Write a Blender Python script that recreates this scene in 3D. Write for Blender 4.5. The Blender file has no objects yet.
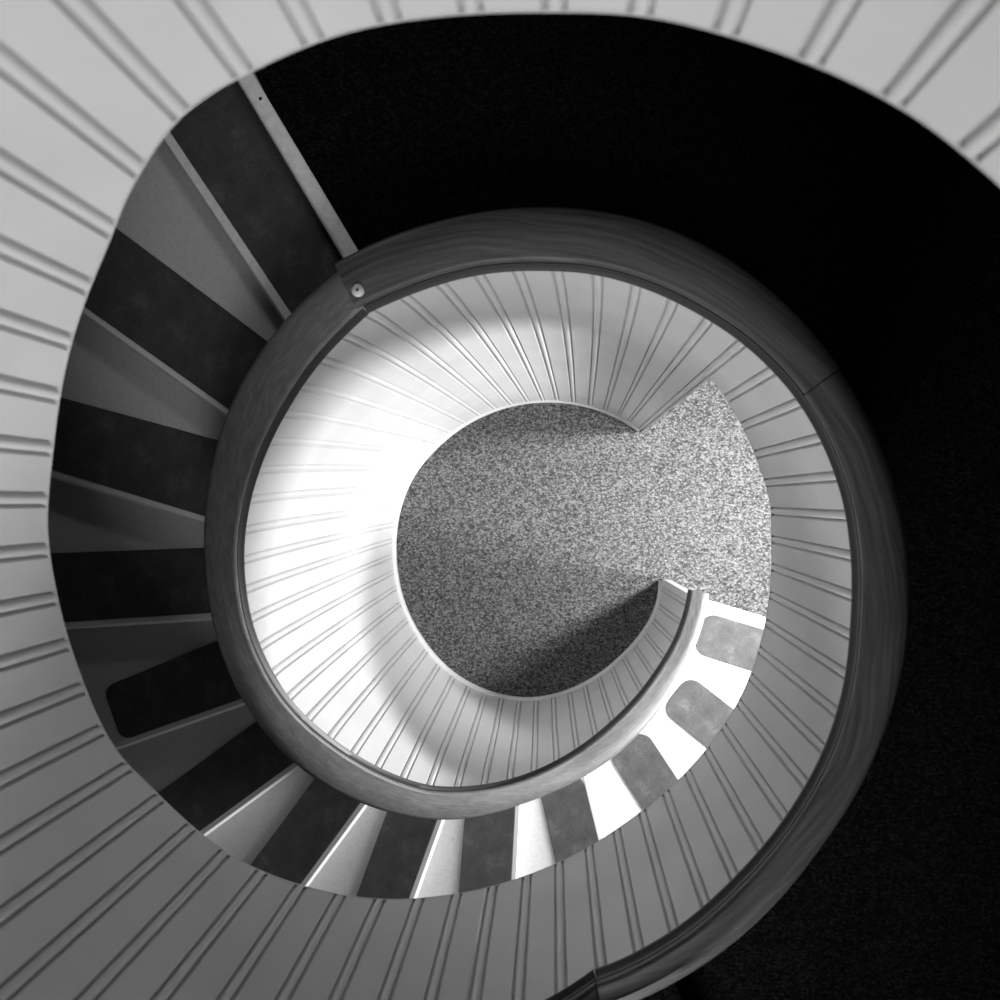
import bpy, bmesh, math
from mathutils import Vector, Matrix
from math import pi, sin, cos, radians as R, degrees as D

scene = bpy.context.scene
C = scene.collection

# ------------------------------------------------------------------ helpers
def lerp_table(tab, x):
    """piecewise smooth interpolation through (x, y) pairs sorted by x"""
    n = len(tab)
    if x <= tab[0][0]: return tab[0][1]
    if x >= tab[-1][0]: return tab[-1][1]
    for i in range(n-1):
        x0, y0 = tab[i]; x1, y1 = tab[i+1]
        if x0 <= x <= x1:
            t = (x-x0)/(x1-x0)
            # Catmull-Rom tangents (non uniform)
            if i > 0: m0 = (y1-tab[i-1][1])/(x1-tab[i-1][0])
            else: m0 = (y1-y0)/(x1-x0)
            if i < n-2: m1 = (tab[i+2][1]-y0)/(tab[i+2][0]-x0)
            else: m1 = (y1-y0)/(x1-x0)
            h = x1-x0
            t2 = t*t; t3 = t2*t
            return (2*t3-3*t2+1)*y0+(t3-2*t2+t)*h*m0+(-2*t3+3*t2)*y1+(t3-t2)*h*m1
    return tab[-1][1]

def mesh_obj(name, verts, faces, mat, parent=None, smooth=False):
    me = bpy.data.meshes.new(name)
    me.from_pydata([tuple(v) for v in verts], [], faces)
    me.validate()
    bm = bmesh.new(); bm.from_mesh(me)
    bmesh.ops.remove_doubles(bm, verts=bm.verts, dist=1e-5)
    bmesh.ops.recalc_face_normals(bm, faces=bm.faces)
    bm.to_mesh(me); bm.free()
    if smooth:
        for p in me.polygons: p.use_smooth = True
    o = bpy.data.objects.new(name, me)
    C.objects.link(o)
    me.materials.append(mat)
    if parent: o.parent = parent
    return o

def bevel(o, w, seg=2, ang=35):
    m = o.modifiers.new('bevel', 'BEVEL'); m.width = w; m.segments = seg
    m.limit_method = 'ANGLE'; m.angle_limit = R(ang)
    return o

def struct(o): o['kind'] = 'structure'; return o
def tag(o, label, cat, group=None):
    o['label'] = label; o['category'] = cat
    if group: o['group'] = group
    return o

def pol(r, deg, z): return Vector((r*cos(R(deg)), r*sin(R(deg)), z))

def solid_prism(outline, z0, z1):
    n = len(outline)
    v = [(x, y, z0) for x, y in outline]+[(x, y, z1) for x, y in outline]
    f = [tuple(range(n-1, -1, -1)), tuple(range(n, 2*n))]
    for i in range(n):
        j = (i+1) % n
        f.append((i, j, n+j, n+i))
    return v, f

def annulus(r0, r1, a0, a1, z0, z1, n):
    """annular slab between two angles (degrees)"""
    v = []; f = []
    for i in range(n+1):
        a = a0+(a1-a0)*i/n
        zz0 = z0(a) if callable(z0) else z0
        zz1 = z1(a) if callable(z1) else z1
        v += [pol(r0, a, zz0), pol(r1, a, zz0), pol(r1, a, zz1), pol(r0, a, zz1)]
    for i in range(n):
        b = 4*i; c = b+4
        f += [(b, b+1, c+1, c), (b+1, b+2, c+2, c+1), (b+2, b+3, c+3, c+2), (b+3, b, c, c+3)]
    f += [(0, 3, 2, 1), (4*n, 4*n+1, 4*n+2, 4*n+3)]
    return v, f

# ------------------------------------------------------------------ materials
def mat(name, col, rough=.6, metal=0, spec=.5):
    m = bpy.data.materials.new(name); m.use_nodes = True
    nt = m.node_tree; b = nt.nodes['Principled BSDF']
    b.inputs['Base Color'].default_value = (col, col, col, 1)
    b.inputs['Roughness'].default_value = rough
    b.inputs['Metallic'].default_value = metal
    b.inputs['Specular IOR Level'].default_value = spec
    return m, nt, b

def coords(nt, scale=(1, 1, 1), kind='Object'):
    tc = nt.nodes.new('ShaderNodeTexCoord'); mp = nt.nodes.new('ShaderNodeMapping')
    mp.inputs['Scale'].default_value = scale
    nt.links.new(tc.outputs[kind], mp.inputs['Vector'])
    return mp.outputs['Vector']

def noise(nt, vec, scale, detail=4, rough=.55):
    n = nt.nodes.new('ShaderNodeTexNoise')
    n.inputs['Scale'].default_value = scale; n.inputs['Detail'].default_value = detail
    n.inputs['Roughness'].default_value = rough
    nt.links.new(vec, n.inputs['Vector'])
    return n.outputs['Fac']

def ramp(nt, fac, stops):
    r = nt.nodes.new('ShaderNodeValToRGB'); e = r.color_ramp.elements
    while len(e) < len(stops): e.new(.5)
    for el, (p, c) in zip(e, stops):
        el.position = p; el.color = (c, c, c, 1)
    nt.links.new(fac, r.inputs['Fac'])
    return r.outputs['Color']

def bump(nt, b, h, strength=.3, dist=.002):
    bp = nt.nodes.new('ShaderNodeBump'); bp.inputs['Strength'].default_value = strength
    bp.inputs['Distance'].default_value = dist
    nt.links.new(h, bp.inputs['Height']); nt.links.new(bp.outputs['Normal'], b.inputs['Normal'])

def mix(nt, a, b_, fac, mode='MIX'):
    m = nt.nodes.new('ShaderNodeMix'); m.data_type = 'RGBA'; m.blend_type = mode
    if isinstance(fac, float): m.inputs[0].default_value = fac
    else: nt.links.new(fac, m.inputs[0])
    nt.links.new(a, m.inputs[6]); nt.links.new(b_, m.inputs[7])
    return m.outputs[2]

def wall_paint(name, col, rough=.42):
    m, nt, b = mat(name, col, rough, spec=.45)
    v = coords(nt)
    n1 = noise(nt, v, 3.5, 6)
    c = ramp(nt, n1, [(.3, col*.93), (.7, min(1, col*1.04))])
    nt.links.new(c, b.inputs['Base Color'])
    bump(nt, b, noise(nt, coords(nt, (14, 14, 5)), 12, 4), .10, .001)
    return m

PAINT = wall_paint('white_gloss_paint', .52)
PLASTER, _, _ = mat('dim_plaster', .10, .9)

def wood_mat(name, g0, g1, g2):
    m, nt, b = mat(name, .10, .32, spec=.35)
    # grain follows the rail: polar coordinates around the stair's axis
    tc = nt.nodes.new('ShaderNodeTexCoord'); sp = nt.nodes.new('ShaderNodeSeparateXYZ')
    nt.links.new(tc.outputs['Object'], sp.inputs[0])
    at = nt.nodes.new('ShaderNodeMath'); at.operation = 'ARCTAN2'
    nt.links.new(sp.outputs['Y'], at.inputs[0]); nt.links.new(sp.outputs['X'], at.inputs[1])
    ln = nt.nodes.new('ShaderNodeVectorMath'); ln.operation = 'LENGTH'
    cb0 = nt.nodes.new('ShaderNodeCombineXYZ')
    nt.links.new(sp.outputs['X'], cb0.inputs[0]); nt.links.new(sp.outputs['Y'], cb0.inputs[1])
    nt.links.new(cb0.outputs[0], ln.inputs[0])
    cb = nt.nodes.new('ShaderNodeCombineXYZ')
    nt.links.new(at.outputs[0], cb.inputs[0])
    mr = nt.nodes.new('ShaderNodeMath'); mr.operation = 'MULTIPLY_ADD'
    mr.inputs[1].default_value = 34
    sw = noise(nt, tc.outputs['Object'], 2.2, 2)
    ms = nt.nodes.new('ShaderNodeMath'); ms.operation = 'MULTIPLY'; ms.inputs[1].default_value = 3.0
    nt.links.new(sw, ms.inputs[0])
    nt.links.new(ln.outputs['Value'], mr.inputs[0]); nt.links.new(ms.outputs[0], mr.inputs[2])
    nt.links.new(mr.outputs[0], cb.inputs[1]); 
    mz = nt.nodes.new('ShaderNodeMath'); mz.operation = 'MULTIPLY'; mz.inputs[1].default_value = 9
    nt.links.new(sp.outputs['Z'], mz.inputs[0]); nt.links.new(mz.outputs[0], cb.inputs[2])
    g = noise(nt, cb.outputs[0], 3.2, 8, .65)
    fine = noise(nt, coords(nt, (60, 60, 60)), 4, 3)
    c1 = ramp(nt, g, [(.3, g0), (.5, g1), (.72, g2)])
    c2 = ramp(nt, fine, [(.35, .7), (.7, 1.0)])
    nt.links.new(mix(nt, c1, c2, .6, 'MULTIPLY'), b.inputs['Base Color'])
    r2 = ramp(nt, fine, [(.3, .42), (.75, .62)])
    nt.links.new(r2, b.inputs['Roughness'])
    bump(nt, b, g, .25, .002)
    return m
WOOD = wood_mat('dark_varnished_wood', .032, .058, .10)
WOOD_LIT = wood_mat('lit_rail_wood', .11, .15, .21)  # lighter copy of the rail wood: light on the lower rail painted in
DARK, _, _ = mat('dark_screw_tone', .015, .8)  # flat dark tone of the screw and the screw hole

def tread_mat_():
    m, nt, b = mat('grey_painted_tread', .75, .5)
    v = coords(nt)
    n = noise(nt, v, 70, 3, .7)
    c1 = ramp(nt, n, [(.32, .56), (.62, .64)])
    sp_ = noise(nt, v, 45, 1)
    c2 = ramp(nt, sp_, [(.22, .75), (.25, 1)])
    nt.links.new(mix(nt, c1, c2, 1.0, 'MULTIPLY'), b.inputs['Base Color'])
    return m
TREAD = tread_mat_()

def rubber():
    m, nt, b = mat('worn_dark_mat', .07, .75, spec=.3)
    v = coords(nt)
    n = noise(nt, v, 9, 8, .7)
    fine = noise(nt, v, 260, 2, .6)
    c1 = ramp(nt, n, [(.32, .055), (.55, .085), (.75, .16)])
    c2 = ramp(nt, fine, [(.3, .6), (.7, 1.15)])
    nt.links.new(mix(nt, c1, c2, 1.0, 'MULTIPLY'), b.inputs['Base Color'])
    bump(nt, b, fine, .5, .002)
    return m
MAT = rubber()

def metal_m():
    m, nt, b = mat('worn_metal_edging', .7, .38, .0)
    n = noise(nt, coords(nt), 35, 6, .7)
    nt.links.new(ramp(nt, n, [(.3, .74), (.6, .92), (.8, .97)]), b.inputs['Base Color'])
    nt.links.new(ramp(nt, n, [(.3, .5), (.7, .3)]), b.inputs['Roughness'])
    return m
METAL = metal_m()
NOSE, _, _ = mat('pale_painted_nosing', .78, .4)

def carpet(name, lo, mid, hi):
    m, nt, b = mat(name, mid, 1.0, spec=0)
    v = coords(nt)
    mp = nt.nodes.new('ShaderNodeMapping'); mp.inputs['Rotation'].default_value = (0, 0, R(38))
    mp.inputs['Scale'].default_value = (1.0, 1.45, 1)
    nt.links.new(v, mp.inputs['Vector'])
    vo = nt.nodes.new('ShaderNodeTexVoronoi'); vo.inputs['Scale'].default_value = 88
    vo.inputs['Randomness'].default_value = .75
    nt.links.new(mp.outputs[0], vo.inputs['Vector'])
    sc = nt.nodes.new('ShaderNodeSeparateColor'); nt.links.new(vo.outputs['Color'], sc.inputs[0])
    loops = ramp(nt, sc.outputs[0], [(0, lo*1.4), (.2, lo*2.4), (.45, mid), (1, hi)])
    edge = ramp(nt, vo.outputs['Distance'], [(.0, 1.15), (.4, .95), (.8, .4)])
    big = ramp(nt, noise(nt, v, 7, 5, .7), [(.3, .86), (.7, 1.08)])
    fz = ramp(nt, noise(nt, v, 160, 3, .7), [(.25, .72), (.75, 1.2)])
    c = mix(nt, loops, edge, 1.0, 'MULTIPLY'); c = mix(nt, c, big, 1.0, 'MULTIPLY'); c = mix(nt, c, fz, 1.0, 'MULTIPLY')
    nt.links.new(c, b.inputs['Base Color'])
    bump(nt, b, noise(nt, v, 110, 3, .7), .8, .006)
    return m
CARPET = carpet('speckled_loop_carpet', .03, .12, .21)
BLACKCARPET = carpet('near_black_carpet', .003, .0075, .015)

# ------------------------------------------------------------------ the spiral
# Angles in degrees; the stair climbs as the angle falls.  z in metres, stair axis at x=y=0.
RISE = .19
TH = [-16.5, -37.8, -56.5, -76.2, -93.0, -109.2, -124.7, -139.8, -155.5, -172.4,
      -190.8, -210.2, -229.8, -241.9]              # nosing line of each rise, 14th = landing edge
LAND = 14*RISE
TILT = [0, 0, 0, 0, 0, .5, 1.6, 3.8, 4.8, 3.8, 5.8, 5, 6.2, -2.7]    # the nosings are not quite radial (degrees)
def front(k, r, da=0):
    """climbing angle of nosing k at radius r"""
    return -TH[k]+D(math.atan((r-1.6)*math.tan(R(TILT[k]))/r))+da
def frame(k):
    """origin, outward and uphill unit vectors of the nosing line of rise k"""
    a = -TH[k]+TILT[k]
    d = Vector((cos(R(a)), -sin(R(a)), 0)); up = Vector((-sin(R(a)), -cos(R(a)), 0))
    o = pol(1.6, TH[k], 0)-d*1.6
    return o, d, up
def stair_z(t):
    tab = [(-TH[k], (k+1)*RISE) for k in range(14)]
    if -t < 16.5: return RISE-( -16.5+(-t)*-1+0)*0-(t+16.5)*RISE/21
    for i in range(13):
        if tab[i][0] <= -t <= tab[i+1][0]:
            return tab[i][1]+RISE*(-t-tab[i][0])/(tab[i+1][0]-tab[i][0])
    return LAND
HR = .846      # underside of the hand rail's lip above the nosing line

# inner lip radius / outer radius of the lower hand rail by climbing angle (-theta)
LOW_IN = [(8, .800), (28, .790), (44, .784), (62, .800), (79, .842), (98, .895), (113, .930), (122, .930),
          (138, .921), (151, .921), (167, .907), (183, .886), (198, .867), (210, .854), (221, .848), (240, .848), (252, .860)]
LOW_OUT = [(8, .900), (25, .894), (39, .892), (57, .915), (70, .940), (87, .975), (107, 1.045), (117, 1.062),
           (126, 1.070), (140, 1.068), (157, 1.045), (172, 1.017), (184, .998), (197, .990), (222, .990), (245, .975)]
def low_in(t): return lerp_table(LOW_IN, -t)
def low_out(t): return lerp_table(LOW_OUT, -t)
# landing rail (level ring), again by theta
RING_IN = [(-96, .905), (-77, .900), (-63, .876), (-48, .850), (-33, .842), (-21, .844), (-11, .845), (0, .848), (11, .864), (21, .882),
           (36, .900), (47, .902), (58, .897), (75, .889), (84, .877), (94, .867), (108, .850), (118, .845)]
RING_OUT = [(-96, .99), (-77, .975), (-60, .950), (-37, .925), (-24, .932), (-11, .945), (0, .960), (12, .974), (23, .988),
            (36, 1.001), (47, 1.013), (60, 1.023), (71, 1.022), (84, 1.008), (98, .988), (105, .980), (118, .965)]
def ring_in(t): return lerp_table(RING_IN, t)-.010
def ring_out(t): return lerp_table(RING_OUT, t)
RING_Z = LAND+.915
# foot of the well wall on the ground floor
FLOOR_R = [(-211, .878), (-196, .871), (-176, .863), (-155, .874), (-139, .888), (-125, .905), (-112, .912), (-96, .909), (-88, .899), (-80, .883), (-72, .866),
           (-63, .848), (-52, .828), (-41, .818), (-30, .812), (-22, .800), (-12, .775), (0, .79), (20, .88), (36, .95), (49, .956), (58, .947), (69, .932),
           (85, .911), (96, .899), (112, .884), (132, .874), (149, .878), (164, .871), (184, .863), (205, .874)]
def floor_r(t):
    t = (t+180) % 360-180
    return lerp_table(FLOOR_R, t)
RW = .893
# underside of the upper flight and of the landing fascia, by climbing angle measured from theta=48 down
UNDER = [(-48, 2.87), (-38, 2.78), (-29, 2.71), (-19, 2.62), (-8, 2.46), (9, 2.37), (28, 2.38), (44, 2.42), (60, 2.52), (72, 2.65), (87, 2.86),
         (102, 3.09), (114, 3.28), (127, 3.46), (138, 3.60), (154, 3.76), (163, 3.87), (175, 3.965), (186, 4.065), (195, 4.155), (206, 4.25),
         (220, 4.41), (230, 4.53), (236, 4.62), (243, 4.71), (247, 4.745), (252, 4.765), (261, 4.80), (270, 4.815), (277, 4.83), (285, 4.86), (293, 4.875),
         (305, 4.90), (312, 4.90), (340, 4.90), (400, 4.90), (420, 4.90), (440, 5.05)]
def under(t): return lerp_table(UNDER, -t)
LAND2 = 5.13
def top2(t):
    """top of the parapet (underside of rail) for the landing ring and the upper flight"""
    a = -t
    if a <= 76: return RING_Z
    return min(RING_Z+(a-76)*.0138, 6.02)

# twist of the tongue-and-groove boards (top leans clockwise against the foot)
TW = [(-125, 2.0), (-100, 2.0), (-60, 2.5), (-48, 2.5), (-10, 2.5)]
TWIST = [(10, 1.8), (85, 1.6), (115, 2.0), (150, 4.8), (170, 4.6), (190, 4.3), (207, 7.8), (227, 8.8), (257, 9.0),
         (265, 8.2), (272, 7.0), (285, 6.3), (292, 5.4), (300, 4.2), (310, 2.5), (322, .5), (332, 0), (800, 0)]

PITCH = 360/55
GR = .0105    # groove depth
def board_columns(a_start, a_end):
    """angles (climbing measure a=-theta) of the mesh columns with their groove depth"""
    prof = [(-1.20, 0), (-1.00, .55), (-.84, 1), (-.68, .5), (-.50, .02), (-.25, -.12), (0, -.16), (.25, -.12), (.50, .02), (.68, .5), (.84, 1), (1.00, .55), (1.20, 0)]
    cols = []
    ph = -95.3      # one joint measured at the landing rail
    k0 = math.floor((a_start-ph)/PITCH)-1; k1 = math.ceil((a_end-ph)/PITCH)+1
    for k in range(k0, k1+1):
        c = ph+k*PITCH
        for d, g in prof: cols.append((c+d*.92, g))
        for q in (.40, .60): cols.append((c+q*PITCH, 0))
    cols = [c for c in cols if a_start+.15 < c[0] < a_end-.15]
    cols = [(a_start, 0)]+sorted(cols)+[(a_end, 0)]
    return cols

def shell(name, a0, a1, zb, zt, rad, thick, rows, twist=None, lip=True):
    """a board-lined parapet: inner face with real grooves, plain outer face"""
    cols = board_columns(a0, a1)
    v = []; f = []
    m = rows+1
    for a, g in cols:
        b, t = zb(a), zt(a)
        for j in range(m):
            s = j/rows
            z = b+(t-b)*s
            tw = 0
            if twist:
                env = min(1, (a-a0)/4, (a1-a)/4) if a1 < 300 or True else 1
                tw = twist(a, s)
            aa = a+tw
            gz = g
            v.append(pol(rad(-a, z)+GR*gz, -aa, z))
        ra = rad(-a, t)
        tt = twist(a, 1) if twist else 0
        tb = twist(a, 0) if twist else 0
        v.append(pol(rad(-a, t)+thick, -(a+tt), t))
        v.append(pol(rad(-a, b)+thick, -(a+tb), b))
    w = m+2
    for i in range(len(cols)-1):
        for j in range(m-1):
            f.append((i*w+j, (i+1)*w+j, (i+1)*w+j+1, i*w+j+1))
        f.append((i*w+m-1, (i+1)*w+m-1, (i+1)*w+m, i*w+m))
        f.append((i*w+m, (i+1)*w+m, (i+1)*w+m+1, i*w+m+1))
        f.append((i*w+m+1, (i+1)*w+m+1, (i+1)*w, i*w))
    f.append(tuple(range(w))); n = (len(cols)-1)*w
    f.append(tuple(n+q for q in range(w-1, -1, -1)))
    o = mesh_obj(name, v, f, PAINT)
    for p in o.data.polygons:
        p.use_smooth = True
    try:
        o.data.set_sharp_from_angle(angle=R(50))
    except Exception: pass
    return struct(o)

def wall_rad_low(t, z):
    # lower wall: from the floor ring to the rail lip
    a = -t
    if a <= 241.9:
        top = stair_z(t)+HR; rt = low_in(t)+.020
    else:
        top = RING_Z; rt = ring_in(t+360)+.018
    if 236 < a < 246:
        w = (a-236)/10
        rt = (1-w)*(low_in(-236)+.02)+w*(ring_in(114)+.018) if a > 236 else rt
    s = max(0, min(1, z/top))
    return floor_r(t)*(1-s)+rt*s
def rail_z(a):
    return stair_z(-a)+HR if a < 222 else stair_z(-222)+HR+(a-222)*.0114
def wall_top_low(a):
    if a <= 245.2: return rail_z(a)-.008
    return RING_Z-.008
def tw_low(a, s):
    # measured at the rail; zero there, full at the foot
    return lerp_table(TWIST, a)*(1-s)**.75

# lower flight's well wall: from the newel end round to the jamb at theta = 48
A0 = 12.5
def end_fix(a):    # keep both free ends plumb
    return min(1, max(0, (a-A0)/10))*min(1, max(0, (312-a)/16))
wall_well = shell('wall_well', A0, 312, lambda a: 0.0, wall_top_low, wall_rad_low, .065, 22,
                  lambda a, s: tw_low(a, s)*end_fix(a))

def wall_rad_up(t, z):
    a = -t
    b = under(t); T = top2(t)
    if a < 96: rt = ring_in(t)+.018
    else: rt = .905+.0*(a-96)
    if a < 96: pass
    elif a < 140: rt = .923*(1-(a-96)/44)+RW*((a-96)/44)
    else: rt = RW
    s = max(0, min(1, (z-b)/(T-b)))
    # close to the jamb the fascia meets the lower wall's curve
    rb = RW
    if a < -28: 
        w = min(1, (-28-a)/20)
        rb = RW*(1-w)+wall_rad_low(t-360, 2.87)*w if False else RW+.02*w
    return rb*(1-s)+rt*s
wall_ring = shell('wall_landing', -49.6, 96, lambda a: under(-a), lambda a: top2(-a)-.008, wall_rad_up, .06, 8)
wall_up = shell('wall_upper_flight', 96, 435, lambda a: under(-a), lambda a: top2(-a)-.008, wall_rad_up, .085, 8)

# --- mouldings along the lower edges (thin rounded bead)
def bead_strip(name, a0, a1, zf, rf, prof, mat_, step=2.0):
    n = int((a1-a0)/step); v = []; f = []; m = len(prof)
    for i in range(n+1):
        a = a0+(a1-a0)*i/n
        for dr, dz in prof: v.append(pol(rf(a)+dr, -a, zf(a)+dz))
    for i in range(n):
        for j in range(m):
            k = (j+1) % m
            f.append((i*m+j, (i+1)*m+j, (i+1)*m+k, i*m+k))
    f.append(tuple(range(m))); f.append(tuple(n*m+q for q in range(m-1, -1, -1)))
    o = mesh_obj(name, v, f, mat_, smooth=True)
    try: o.data.set_sharp_from_angle(angle=R(40))
    except Exception: pass
    return o
bp = [(.012, 0), (-.014, 0), (-.017, .010), (-.016, .022), (-.010, .032), (-.003, .038), (.012, .040)]
struct(bead_strip('baseboard_well', A0+1, 311, lambda a: 0.0, lambda a: floor_r(-a)-.002, bp, PAINT))
bu = [(.060, -.010), (.004, -.010), (.0005, -.008), (-.001, -.004), (-.001, .0), (.060, .0)]
struct(bead_strip('trim_1', -47.8, 434, lambda a: under(-a), lambda a: wall_rad_up(-a, under(-a)), bu, PAINT, 1.5))

# ------------------------------------------------------------------ hand rails
def rail_profile(ri, ro, z):
    """closed section (r, z); z is the height of the inner lip's underside"""
    w = ro-ri; h = .062
    ri += .011
    P = [(ri+.045, z-.004), (ri+.030, z-.002), (ri+.006, z-.002)]
    for q in range(7):      # rounded inner lip
        a = R(180-15*q); P.append((ri+.012+.012*cos(a), z+.036+.013*sin(a)))
    P += [(ri+.020, z+.051), (ri+.040, z+.057), (ri+w*.5, z+.061), (ri+w*.65, z+.060)]
    for q in range(8):      # rounded outer shoulder
        a = R(80-16*q); P.append((ro-.024+.024*cos(a), z+.033+.025*sin(a)))
    P += [(ro-.012, z-.002), (ro-.04, z-.010)]
    return P
def rail_seg(name, a0, a1, fi, fo, fz, parent, step=1.5, lift=0, wood=None):
    n = max(2, int(abs(a1-a0)/step)); v = []; f = []; m = len(rail_profile(0, .1, 0))
    for i in range(n+1):
        a = a0+(a1-a0)*i/n
        for r, z in rail_profile(fi(a), fo(a), fz(a)+lift): v.append(pol(r, -a, z))
    for i in range(n):
        for j in range(m):
            k = (j+1) % m
            f.append((i*m+j, (i+1)*m+j, (i+1)*m+k, i*m+k))
    f.append(tuple(range(m))); f.append(tuple(n*m+q for q in range(m-1, -1, -1)))
    o = mesh_obj(name, v, f, wood or WOOD, parent, smooth=True)
    try: o.data.set_sharp_from_angle(angle=R(48))
    except Exception: pass
    return o
def cove_seg(a0, a1, fi, fz, parent, step=1.5):  # cove strip under the rail lip, shade put into its colour
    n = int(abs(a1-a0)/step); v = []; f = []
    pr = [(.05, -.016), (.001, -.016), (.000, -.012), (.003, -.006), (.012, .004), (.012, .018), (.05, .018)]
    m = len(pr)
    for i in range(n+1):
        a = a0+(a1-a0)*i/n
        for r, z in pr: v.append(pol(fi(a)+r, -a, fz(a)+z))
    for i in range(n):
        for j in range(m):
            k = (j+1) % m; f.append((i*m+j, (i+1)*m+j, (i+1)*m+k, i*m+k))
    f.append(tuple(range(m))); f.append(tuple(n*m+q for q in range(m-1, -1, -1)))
    o = mesh_obj('shaded_cove', v, f, COVE_SHADE, parent, smooth=True)
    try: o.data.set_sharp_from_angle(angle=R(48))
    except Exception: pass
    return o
COVE_SHADE, _, _ = mat('cove_shade_black', .02, .5)  # near-black stands for shade on the rail's inner side and cove
def empty(name, loc=(0, 0, 0)):
    o = bpy.data.objects.new(name, None); C.objects.link(o); o.location = loc; o.empty_display_size = .1
    return o

hr1 = empty('handrail')
tag(hr1, 'dark wooden handrail curling down the lower flight to the open foot of the stairs', 'handrail')
li = lambda a: low_in(-a); lo = lambda a: low_out(-a); lz = rail_z
# the rail starts with a short ease at its foot
rail_seg('rail_segment', 10.6, 245.3, li, lo, lz, hr1, wood=WOOD_LIT)

hr2 = empty('handrail')
tag(hr2, 'broad dark handrail ringing the black landing, with a cut end beside the top step', 'handrail')
ri = lambda a: ring_in(-a); ro = lambda a: ring_out(-a)
rail_seg('rail_segment', -115.5, -37.5, ri, ro, lambda a: RING_Z, hr2, lift=.012)
rail_seg('rail_segment', -37.3, 75.8, ri, ro, lambda a: RING_Z, hr2)
rail_seg('rail_segment', 76, 150, lambda a: ring_in(-a), lambda a: ring_out(-a),
         lambda a: top2(-a), hr2)
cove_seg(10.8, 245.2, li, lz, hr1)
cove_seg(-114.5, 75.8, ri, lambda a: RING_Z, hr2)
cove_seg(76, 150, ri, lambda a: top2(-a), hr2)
# wooden plug and its screw hole in the end of the landing rail
def disc(name, c, r, h, mat_, parent, seg=20, dome=.0):
    v = []; f = []
    rings = [(r, 0), (r, h*.7), (r*.82, h), (0.0, h+dome)]
    for rr, zz in rings[:-1]:
        for i in range(seg):
            a = 2*pi*i/seg; v.append((c[0]+rr*cos(a), c[1]+rr*sin(a), c[2]+zz))
    v.append((c[0], c[1], c[2]+h+dome))
    for q in range(2):
        for i in range(seg):
            j = (i+1) % seg
            f.append((q*seg+i, q*seg+j, (q+1)*seg+j, (q+1)*seg+i))
    for i in range(seg):
        j = (i+1) % seg; f.append((2*seg+i, 2*seg+j, 3*seg))
    f.append(tuple(range(seg-1, -1, -1)))
    return mesh_obj(name, v, f, mat_, parent, smooth=True)
PLUG, _, _ = mat('pale_worn_wood_plug', .6, .45)
pc = pol(.878, 113.9, RING_Z+.012+.050)
pl = disc('end_plug', pc, .0155, .012, PLUG, hr2, dome=.002)
pl['label'] = 'pale worn round plug with a small dark screw hole'
disc('screw_hole', pc+Vector((0, 0, .0125)), .0038, .0016, DARK, pl)

# ------------------------------------------------------------------ staircase
RO = 2.18
st = empty('spiral_staircase')
tag(st, 'spiral staircase of grey winder steps climbing around the white beadboard well', 'staircase')
def wall_out(a): return 1.02 if a > 60 else .985
def inner_r(a):
    return max(low_in(-a)+.02, floor_r(-a))+.085
for k in range(13):
    z = (k+1)*RISE
    v, f = annulus(0, RO, 0, 1, z-.030, z, 10)
    n = 10
    for i in range(n+1):
        for cc, zz in (((0, 1), z-.030), ((3, 2), z)):
            t = i/n
            for c_, r in zip(cc, (0, RO)):
                rr = r or wall_rad_low(TH[k], z)+.099
                a = front(k, rr, .35)*(1-t)+front(k+1, rr, .6)*t
                if not r: rr = wall_rad_low(-a, zz)+.099
                v[4*i+c_] = pol(rr, -a, zz)
    tr = mesh_obj('tread', v, f, TREAD, st)
    # nosing strip along the front edge
    ang = TH[k]
    og, d, up = frame(k)
    r0 = .012+wall_rad_low(ang, z)+.10; r1 = RO-.01
    w = .052 if k == 0 else (.028 if k == 12 else .019)
    sec = [(-.002, -.034), (-.018, -.030), (-.017, -.022), (-.010, -.006), (-.004, .002), (w-.003, .002), (w, -.001), (w, -.006), (.01, -.030)]
    vv = []
    for r in (r0, r1):
        for y, h in sec: vv.append(og+d*r+up*y+Vector((0, 0, z+h)))
    m = len(sec)
    ff = [tuple(range(m)), tuple(range(2*m-1, m-1, -1))]+[(j, (j+1) % m, m+(j+1) % m, m+j) for j in range(m)]
    mesh_obj('nosing', vv, ff, METAL if k == 12 else NOSE, tr)
    # riser
    rv, rf = [], []
    for r in (r0, r1):
        for y, h in ((.012, -RISE), (.030, -RISE), (.030, -.031), (.012, -.031)): rv.append(og+d*r+up*y+Vector((0, 0, z+h)))
    rf = [(0, 1, 2, 3), (7, 6, 5, 4)]+[(j, (j+1) % 4, 4+(j+1) % 4, 4+j) for j in range(4)]
    mesh_obj('riser', rv, rf, TREAD, st)
# landing edge: last riser and the broad metal edging
og, d, up = frame(13); z = LAND
rv = []
for r in (.97, RO-.01):
    for y, h in ((.012, -RISE), (.030, -RISE), (.030, -.03), (.012, -.03)): rv.append(og+d*r+up*y+Vector((0, 0, z+h)))
mesh_obj('riser', rv, [(0, 1, 2, 3), (7, 6, 5, 4)]+[(j, (j+1) % 4, 4+(j+1) % 4, 4+j) for j in range(4)], TREAD, st)
sec = [(-.004, -.034), (-.016, -.030), (-.020, -.012), (-.014, .001), (-.006, .004), (.036, .004), (.040, .001), (.040, -.004), (.006, -.034)]
vv = []
for r in (.97, RO-.01):
    for y, h in sec: vv.append(og+d*r+up*y+Vector((0, 0, z+h)))
m = len(sec)
le = mesh_obj('landing_edging', vv, [tuple(range(m)), tuple(range(2*m-1, m-1, -1))]+[(j, (j+1) % m, m+(j+1) % m, m+j) for j in range(m)], METAL, st)
le['label'] = 'broad worn metal edging on the landing edge'
for r in (1.92, 1.22):
    pass
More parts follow.
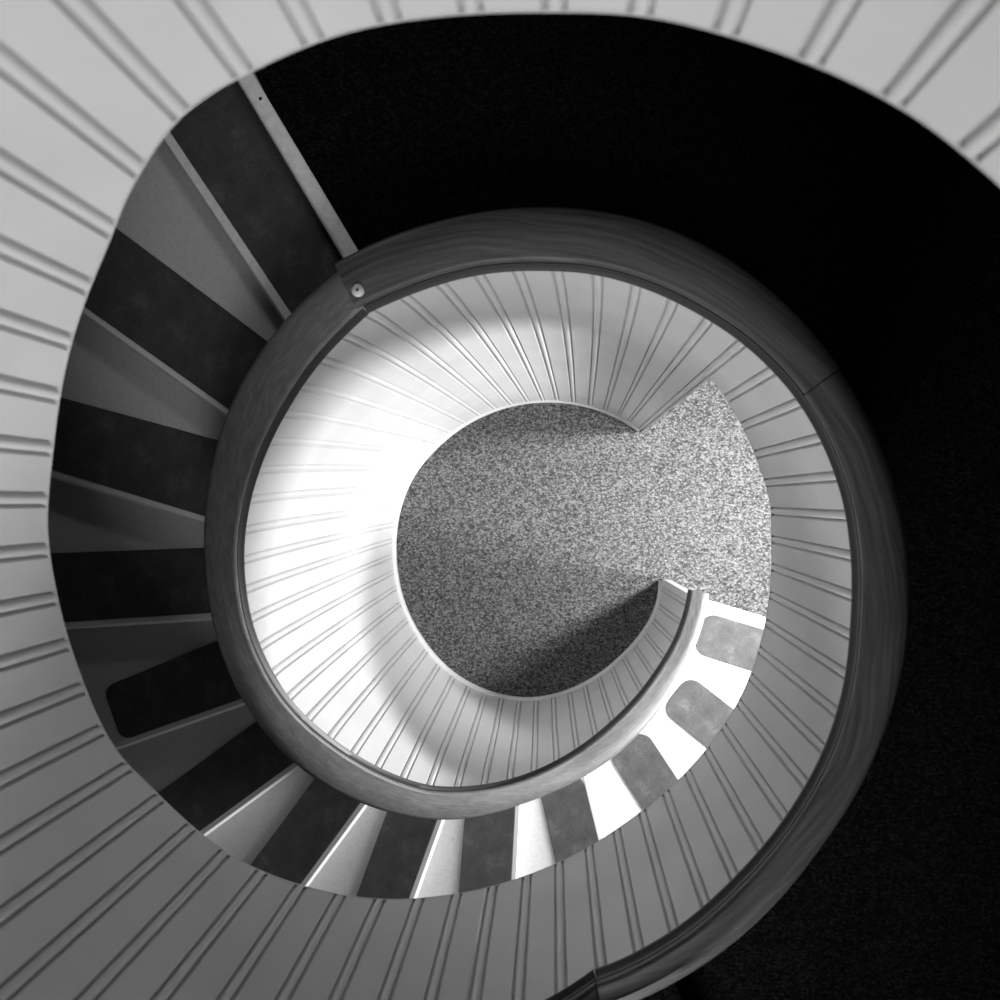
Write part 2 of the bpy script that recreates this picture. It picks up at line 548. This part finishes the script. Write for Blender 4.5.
disc('screw', og+d*1.895+up*.018+Vector((0, 0, z+.003)), .006, .0025, DARK, le)

# mats
names = ['on the lowest step, beside the speckled carpet', 'on the second step up from the ground', 'on the third step up from the ground', 'on the fourth step up from the ground',
         'on the fifth step up from the ground', 'on the sixth step up from the ground', 'on the seventh step, halfway up the flight', 'on the eighth step, just past halfway up',
         'on the fifth step down from the landing edge', 'on the fourth step below the black landing', 'on the third step below the black landing', 'on the second step below the black landing',
         'on the top step, directly below the landing edging']
looks = ['grey well-lit', 'grey worn', 'dark grey scuffed', 'dark grey mottled', 'charcoal scuffed', 'charcoal mottled', 'charcoal', 'nearly black', 'nearly black', 'nearly black',
         'black', 'black', 'dusty black']
BACK = [(.300, .310), (.262, .270), (.262, .268), (.260, .272), (.272, .288), (.262, .270), (.252, .276), (.250, .298), (.272, .300), (.270, .338),
        (.295, .350), (.288, .368), (.270, .388)]       # depth of each mat at radius 1.3 and 2.0
ends = [1.04, 1.10, 1.115, 1.16, 1.17]+[1.15]*8
for k in range(13):
    z = (k+1)*RISE; ang = TH[k]
    og, d, up = frame(k); tt = math.tan(R(TILT[k]))
    y0 = (.052 if k == 0 else .002 if k == 1 else .018 if k < 12 else .028); yi, yo = BACK[k]; yi += .3*tt; yo -= .4*tt
    x0 = ends[k]; x1 = 1.955 if k == 8 else 2.10; rad = .075 if k < 5 else .06
    base = og+d*1.5+up*.15+Vector((0, 0, z))
    out = []
    yb = lambda x: yi+(yo-yi)*(x-1.3)/.7
    ro2 = .05 if k == 8 else .02
    for cx, cy, s in ((x1-ro2, yb(x1)-ro2, 0), (x0+rad, yb(x0+rad)-rad, 90), (x0+rad, y0+rad, 180), (x1-ro2, y0+ro2, 270)):
        rr = ro2 if cx > 1.5 else rad
        for q in range(7):
            a = R(s+q*15); out.append((cx+rr*cos(a), cy+rr*sin(a)))
    # last back corner slides inwards slightly: the mats are cut a little tapered
    v = []
    n = len(out)
    for h, ins in ((.0022, 0), (.0075, 0), (.009, .003)):
        for x, y in out:
            xx = x+(ins if x < 1.5 else -ins); yy = y+(ins if y < .15 else -ins)
            v.append(og+d*xx+up*yy+Vector((0, 0, z+h))-base)
    f = [tuple(range(n-1, -1, -1)), tuple(range(2*n, 3*n))]
    for q in (0, 1):
        for i in range(n):
            j = (i+1) % n; f.append((q*n+i, q*n+j, (q+1)*n+j, (q+1)*n+i))
    o = mesh_obj('stair_mat', v, f, MAT); o.location = base
    tag(o, looks[k]+' stair mat with rounded corners '+names[k] if k < 5 or k == 8 else looks[k]+' rectangular stair mat '+names[k], 'mat', 'mats on the stair treads')

# ------------------------------------------------------------------ the building round the stair
def box(name, x0, x1, y0, y1, z0, z1, mt):
    v = [(x, y, z) for z in (z0, z1) for x, y in ((x0, y0), (x1, y0), (x1, y1), (x0, y1))]
    f = [(3, 2, 1, 0), (4, 5, 6, 7)]+[(i, (i+1) % 4, 4+(i+1) % 4, 4+i) for i in range(4)]
    return struct(mesh_obj(name, v, f, mt))
box('floor', -3.2, 4.6, -3.2, 3.2, -.12, 0, CARPET)
# ground floor room walls (right side is a lit room with a window)
GW = wall_paint('ground_room_paint', .25)
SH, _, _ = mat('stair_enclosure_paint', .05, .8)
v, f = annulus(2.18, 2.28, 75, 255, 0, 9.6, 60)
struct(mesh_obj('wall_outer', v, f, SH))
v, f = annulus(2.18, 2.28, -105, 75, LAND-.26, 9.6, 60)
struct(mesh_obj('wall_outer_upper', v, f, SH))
# landing slab with black carpet (covers the sector from the top nosing clockwise to the foot of the upper flight)
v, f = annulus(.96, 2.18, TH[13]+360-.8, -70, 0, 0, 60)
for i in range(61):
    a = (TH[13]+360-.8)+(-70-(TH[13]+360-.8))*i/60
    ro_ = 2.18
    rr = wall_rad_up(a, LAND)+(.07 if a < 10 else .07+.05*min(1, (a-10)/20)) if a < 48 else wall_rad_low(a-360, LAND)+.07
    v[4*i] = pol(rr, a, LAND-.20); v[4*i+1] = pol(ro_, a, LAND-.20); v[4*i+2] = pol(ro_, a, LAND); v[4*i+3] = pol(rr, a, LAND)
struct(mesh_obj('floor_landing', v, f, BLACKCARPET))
# underside of the upper flight and of the next landing
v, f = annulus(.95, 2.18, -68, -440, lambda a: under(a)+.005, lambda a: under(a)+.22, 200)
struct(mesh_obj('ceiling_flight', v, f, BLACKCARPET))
# ground floor ceiling round the stair, and room walls
def ring_to_box(name, z0, z1, mt):
    v = []; f = []
    n = 72
    for i in range(n):
        a = 2*pi*i/n; c, s = cos(a), sin(a)
        L = min((4.6 if c > 0 else 3.2)/max(abs(c), 1e-6), 3.2/max(abs(s), 1e-6))
        for r, z in ((2.17, z0), (L, z0), (L, z1), (2.17, z1)): v.append((r*c, r*s, z))
    for i in range(n):
        b = 4*i; e = 4*((i+1) % n)
        f += [(b, b+1, e+1, e), (b+1, b+2, e+2, e+1), (b+2, b+3, e+3, e+2), (b+3, b, e, e+3)]
    return struct(mesh_obj(name, v, f, mt))
ring_to_box('ceiling_ground', LAND-.26, LAND-.2, GW)
box('wall_left', -3.3, -3.2, -3.2, 3.2, -.12, LAND, GW)
box('wall_north', -3.3, 4.7, 3.2, 3.3, -.12, LAND, GW)
box('wall_south', -3.3, 4.7, -3.3, -3.2, -.12, LAND, GW)
box('wall_right', 4.6, 4.7, -3.2, 3.2, -.12, LAND, GW)
v, f = annulus(0, 2.28, 0, 360, 9.6, 9.7, 72)
struct(mesh_obj('ceiling_top', v, f, GW))

# ------------------------------------------------------------------ lights
def area(name, loc, target, sx, sy, power, spread=180):
    l = bpy.data.lights.new(name, 'AREA'); l.shape = 'RECTANGLE'; l.size = sx; l.size_y = sy; l.energy = power
    l.spread = R(spread)
    o = bpy.data.objects.new(name, l); C.objects.link(o); o.location = loc
    dd = Vector(target)-Vector(loc)
    o.rotation_euler = dd.to_track_quat('-Z', 'Y').to_euler()
    return o
# daylight through a window of the ground-floor room, right of the stair foot
area('window_light', (3.9*cos(R(-11)), 3.9*sin(R(-11)), 1.6), (-.2, -.1, 1.7), .7, 1.1, 460)
# ceiling lamp of the ground-floor room, just outside the opening, aimed at the floor
area('ceiling_lamp', (2.7*cos(R(17)), 2.7*sin(R(17)), 2.36), (.8, .2, 0), .45, .35, 105, 80)
# small wall lamp over the landing edge
area('wall_lamp', (2.08*cos(R(112)), 2.08*sin(R(112)), 4.0), (-.6, 1.2, 2.6), .25, .25, 2.8)
# daylight from the window above the upper flight
area('landing_window_light', (2.12*cos(R(-92)), 2.12*sin(R(-92)), 4.5), (-.2, .8, 4.3), .9, .8, 74)
# skylight high over the well
area('skylight', (.95, -1.65, 8.3), (-.25, .45, 4.2), 1.1, 1.1, 88)

w = bpy.data.worlds.new('world'); scene.world = w; w.use_nodes = True
w.node_tree.nodes['Background'].inputs[0].default_value = (0, 0, 0, 1)

# ------------------------------------------------------------------ camera
cam = bpy.data.cameras.new('camera'); co = bpy.data.objects.new('camera', cam); C.objects.link(co)
cam.sensor_width = 36; cam.lens = 36; cam.clip_start = .02
co.location = (.123435, .290609, 6.040636)
a_, b_ = .00189564, .0559841
co.rotation_euler = (Matrix.Rotation(a_, 3, 'X') @ Matrix.Rotation(b_, 3, 'Y')).to_euler()
cam.dof.use_dof = True; cam.dof.focus_distance = 4.0; cam.dof.aperture_fstop = 3.6
scene.camera = co

vs = scene.view_settings
vs.view_transform = 'Standard'; vs.look = 'None'; vs.gamma = 1; vs.use_curve_mapping = False
vs.exposure = 0.0
scene.cycles.max_bounces = 10; scene.cycles.diffuse_bounces = 7
scene.cycles.use_denoising = True
